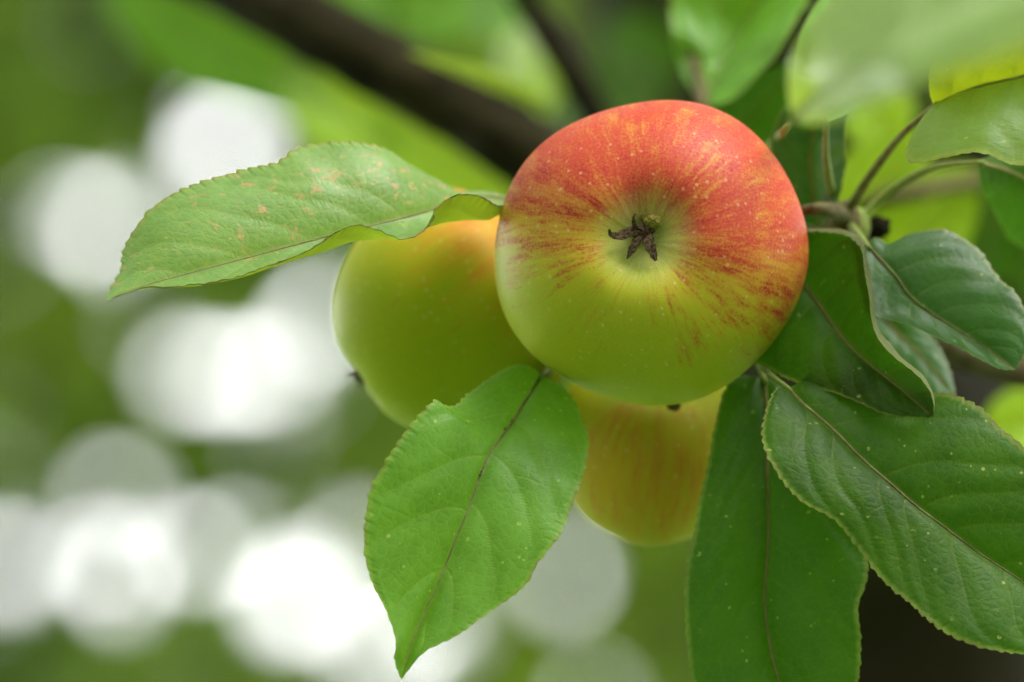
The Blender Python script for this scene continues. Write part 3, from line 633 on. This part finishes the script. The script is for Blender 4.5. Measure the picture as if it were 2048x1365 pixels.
# ------------------------------------------------------------------ leafy shoot behind the fruiting branch
LS = P(1400, 220, 1.09)
sh = thing('leafy_shoot', LS, 'blurred shoot behind the red apple, its leaves filling the upper right', 'branch')
tube_obj('wood', PP([(1540, 520, 1.2), (1430, 330, 1.11), (1405, 215, 1.09), (1395, 150, 1.12), (1330, -80, 1.15)]), [.003, .0022, .0018, .0016, .0012], M_twig, sh, LS, n=60, m=12)
tube_obj('side_branch', PP([(1540, 520, 1.2), (1700, 420, 1.2), (1850, 380, 1.2), (2100, 340, 1.25)]), [.003, .0025, .0022, .002], M_twig, sh, LS, n=60, m=12)
leaf(sh, LS, [(1405, 215, 1.09), (1432, 150, 1.12), (1475, 70, 1.13), (1530, -10, 1.13), (1600, -110, 1.13)],
     [(1405, 215, 1.09), (1368, 150, 1.13), (1348, 80, 1.125), (1345, 0, 1.13), (1390, -90, 1.13), (1600, -110, 1.13)],
     [(1405, 215, 1.09), (1470, 195, 1.09), (1540, 130, 1.09), (1590, 50, 1.09), (1620, -30, 1.12), (1600, -110, 1.13)],
     M_leaf, bulge=(.08, .05), n=160, m=20, seed=91, rib=M_rib_brown, ribr=(.7, .4), label='blurred grey green leaf above the red apple with dark midrib')
for a in [((1420, 300), (1600, 120), 130, 1.14, 1.12, M_leaf_dark, 92, .1, None, .05, 10),
          ((1500, 330), (1640, 180), 140, 1.16, 1.14, M_leaf_dark, 93, .1, None, .05, 0),
          ((1700, 470), (1840, 260), 190, 1.20, 1.20, M_leaf_yellow, 94, .05, 'bright yellow green blurred leaf between the stalks', .04, 0),
          ((1780, 520), (1950, 330), 190, 1.22, 1.22, M_leaf_yellow, 95, .05, None, .04, 0),
          ((1990, 320), (1960, 600), 170, 1.25, 1.25, M_leaf_dark, 96, .05, 'blurred green leaf hanging at the right edge above the branch', .04, 0),
          ((2060, 330), (2060, 620), 140, 1.23, 1.23, M_leaf_dark, 97, .05, None, .04, 0),
          ((2120, 830), (1950, 880), 150, 1.22, 1.22, M_leaf_yellow, 98, .05, 'blurred yellow green leaf under the branch at the right edge', .04, 0),
          ((1780, 300), (1720, 130), 150, 1.25, 1.25, M_leaf_yellow, 99, .05, None, .04, 0)]:
    base, tip, w, D0, D1, mat, sd_, tw, lab, dip, cv = a
    simple_leaf(sh, LS, base, tip, w, D0, D1, mat, sd_, tw, lab, dip, cv)

# ------------------------------------------------------------------ tree this fruit grows on
def crown_leaves(name, pts, size, mat, parent, loc, r, kind='stuff', wide=.30):
    n = len(pts); a = r.normal(size=(n, 3)); a /= np.linalg.norm(a, axis=1)[:, None]
    b = r.normal(size=(n, 3)); b = np.cross(a, b); b /= np.linalg.norm(b, axis=1)[:, None]; c = np.cross(a, b)
    s = size * r.uniform(.7, 1.25, n)[:, None]; w = s * wide
    V = np.stack([pts - a * s * .5, pts - a * s * .12 + b * w + c * s * .06, pts + a * s * .5, pts - a * s * .12 - b * w + c * s * .06, pts - a * s * .1], 1)
    i = np.arange(n)[:, None] * 5
    tri = np.concatenate([i + [0, 4, 1], i + [1, 4, 2], i + [0, 3, 4], i + [4, 3, 2]], 0)
    tone = (.5 + .5 * np.sin(pts[:, 0] * 5.1 + np.sin(pts[:, 2] * 4) * 2) * np.sin(pts[:, 2] * 6.3 + 1)) * .6 + r.uniform(0, .4, n)
    me = mesh_np(name, local(V.reshape(-1, 3), loc), tri, None, {'tone': np.repeat(tone, 5)}, smooth=False)
    return link(name, me, mat, parent, kind=kind)
def crown_material(name, a, b, tr, tf=.4, rg=.55):
    t = NT(name); k = t.attr('tone'); c = t.mix(k, a, b)
    pr = t.n('ShaderNodeBsdfPrincipled', {'Base Color': c, 'Roughness': rg, 'Specular IOR Level': .3}).outputs[0]
    return t.done(t.n('ShaderNodeMixShader', {0: tf, 1: pr, 2: t.n('ShaderNodeBsdfTranslucent', {'Color': t.mix(k, tr, (tr[0] * 1.5, tr[1] * 1.3, tr[2]))}).outputs[0]}).outputs[0])
M_crown_shade = crown_material('crown_leaves', (.030, .075, .012), (.07, .15, .025), (.10, .19, .015), tf=.35)
M_crown_far = crown_material('crown_leaves_far', (.022, .062, .005), (.15, .23, .014), (.16, .29, .010), rg=.8)

TB = P(1690, 1100, 2.5); TB = np.array([TB[0], TB[1], 0.0])
tree = thing('apple_tree', TB, 'apple tree whose dark blurred trunk stands behind the fruit at the lower right', 'tree')
tp = [(TB[0] + .02, TB[1], 0), tuple(P(1800, 1500, 2.5)), tuple(P(1760, 1000, 2.45)), tuple(P(1560, 600, 2.4)), tuple(P(1450, 150, 2.45)), tuple(P(1380, -400, 2.6)), tuple(P(1200, -1200, 2.7))]
tube_obj('trunk', tp, [.16, .135, .115, .095, .085, .07, .045], M_bark, tree, TB, n=160, m=36, rough=.02)
# unseen crown of this tree, added above and around the picture to shade the fruit
N_OWN = 50000
q = np.stack([rng.uniform(-2.4, 2.6, N_OWN * 4), rng.uniform(-1.3, 4.5, N_OWN * 4), rng.uniform(1.05, 3.9, N_OWN * 4)], 1)
ctr = np.array([.1, 1.7, 1.9]); er = (((q - ctr) / np.array([2.3, 2.7, 1.9])) ** 2).sum(1); keep = (er < 1) & (er > .22)
gd = q - P(1300, 500, .97); gd /= np.linalg.norm(gd, axis=1)[:, None]
keep &= gd @ np.array(sd) < math.cos(math.radians(24))          # opening cut to let the veiled sun onto the fruit
keep &= np.linalg.norm(q - CAM, axis=1) > .45
rel = q - CAM; dd = rel @ F; vx = np.abs(rel @ R) / dd; vy = (rel @ U) / dd
keep &= ~((dd > 0) & (vx < .30) & (np.abs(vy) < .12)) & ~((dd > 1.6) & (vy < .075))
cl = np.sin(q[:, 0] * 6) * np.sin(q[:, 1] * 5 + 1) * np.sin(q[:, 2] * 6.5 + 2)
keep &= cl > -.25
q = q[keep][:N_OWN]
crown_leaves('crown', q, .085, M_crown_shade, tree, TB, rng)
for a in [((1380, -400, 2.6), (700, -900, 2.0), (200, -1300, 1.4)), ((1420, -150, 2.5), (2300, -700, 2.1), (3000, -1200, 1.6)), ((1500, 350, 2.42), (2300, 500, 2.2), (2900, 900, 1.9), (2950, 1000, 1.62))]:
    tube_obj('limb', PP(a), [.05, .03, .015], M_bark, tree, TB, n=60, m=16, rough=.03)

# ------------------------------------------------------------------ trees across the grass, their crowns full of small sky gaps
DF = 8.0
GAPS = [(435, 280, 39), (205, 445, 39), (370, 745, 15), (545, 765, 24), (640, 650, 27), (455, 745, 8), (220, 1000, 27), (212, 1150, 43), (590, 1200, 37),
        (0, 1150, 34), (385, 1110, 20), (485, 1085, 10), (705, 1110, 22), (745, 1335, 28), (1100, 1160, 35), (830, 1290, 17), (1200, 1410, 20), (530, 895, 7),
        (-45, 950, 16), (-5, 515, 17), (110, 60, 11), (150, 330, 2), (590, 340, 2), (60, 1400, 5), (430, 1405, 8), (920, 1240, 12), (640, 985, 3), (300, 640, 3),
        (1730, 1240, 10), (20, 800, -4), (330, 60, -4)]
rr = np.random.default_rng(3)
for _ in range(420):
    x, y = rr.uniform(-4200, 5600), rr.uniform(-2400, 2700)
    if -250 < x < 2300 and -250 < y < 1600: continue
    GAPS.append((x, y, rr.uniform(10, 60)))
NF = 150000
fx = rr.uniform(-3.1, 3.3, NF * 2); fy = rr.uniform(-1.6, 2.1, NF * 2); fd = rr.normal(DF + .1, .28, NF * 2)
# billowy crowns: density falls off at ragged outlines far outside the picture, thinner low and left
kk = K * DF / 2048
px = fx / kk + 1024; py = 682.5 - fy / kk
dens = .75 + .0 * px
dens += .30 * (1 / (1 + np.exp((py - 620) / 160))) + .30 / (1 + np.exp(-(px - 1150) / 150))
dens *= 1 / (1 + np.exp((np.abs(fx) - 2.8) * 6)) / (1 + np.exp((fy - 1.8) * 6))
keep = rr.uniform(0, 1, NF * 2) < dens
for gx, gy, gr in GAPS:
    d = np.hypot(px - gx, (py - gy)); keep &= ~(d < gr * 1.03 + 37 + 9 * np.sin(np.arctan2(py - gy, px - gx) * 3 + gx))
W = CAM[None] + F[None] * fd[:, None] + R[None] * fx[:, None] + U[None] * fy[:, None]
W = W[keep]; fxk = fx[keep]
W[:, 2] = np.maximum(W[:, 2], .25)
cut1, cut2 = -.75 + .15 * np.sin(W[:, 2] * 5), .62 + .15 * np.sin(W[:, 2] * 4 + 1)
tones = ['pale green far tree on the left, riddled with round white sky gaps', 'far tree in the middle, mostly hidden behind the apples and limb', 'denser far tree on the right behind the trunk']
for k, (x0, sel) in enumerate([(-2.1, fxk < cut1), (-.05, (fxk >= cut1) & (fxk < cut2)), (2.3, fxk >= cut2)]):
    y0 = 8.1
    base = np.array([x0, y0, 0.0])
    o = thing('background_tree', base, tones[k], 'tree', 'trees across the grass')
    tube_obj('trunk', [(x0, y0 + .25, -.05), (x0 + .05, y0 + .3, .8), (x0 - .03, y0 + .35, 1.6), (x0 + .06, y0 + .4, 2.6), (x0, y0 + .5, 3.6)], [.12, .09, .075, .05, .02], M_bark, o, base, n=60, m=18, rough=.02)
    crown_leaves('crown', W[sel], .066, M_crown_far, o, base, rr, wide=.38)

# ------------------------------------------------------------------ grass under the trees (below the picture, added for its bounce light)
t = NT('grass'); oc = t.n('ShaderNodeTexCoord').outputs['Object']
t_c = t.mix(t.ramp(t.noise(oc, 1.2, 5), .3, .7), (.045, .095, .02), (.10, .16, .035))
M_grass = t.done(t.n('ShaderNodeBsdfPrincipled', {'Base Color': t_c, 'Roughness': .9}).outputs[0])
gx, gy = np.meshgrid(np.linspace(-1, 1, 61), np.linspace(-1, 1, 61), indexing='ij')
gx, gy = np.sign(gx) * np.abs(gx) ** 2.5 * 150, np.sign(gy) * np.abs(gy) ** 2.5 * 150
gz = .03 * np.sin(gx * 1.3) * np.sin(gy * 1.1 + 1)
link('ground', mesh_np('ground', np.stack([gx, gy, gz - .03], -1).reshape(-1, 3), grid_faces(61, 61)), M_grass, kind='structure', label='mown grass under the orchard trees')
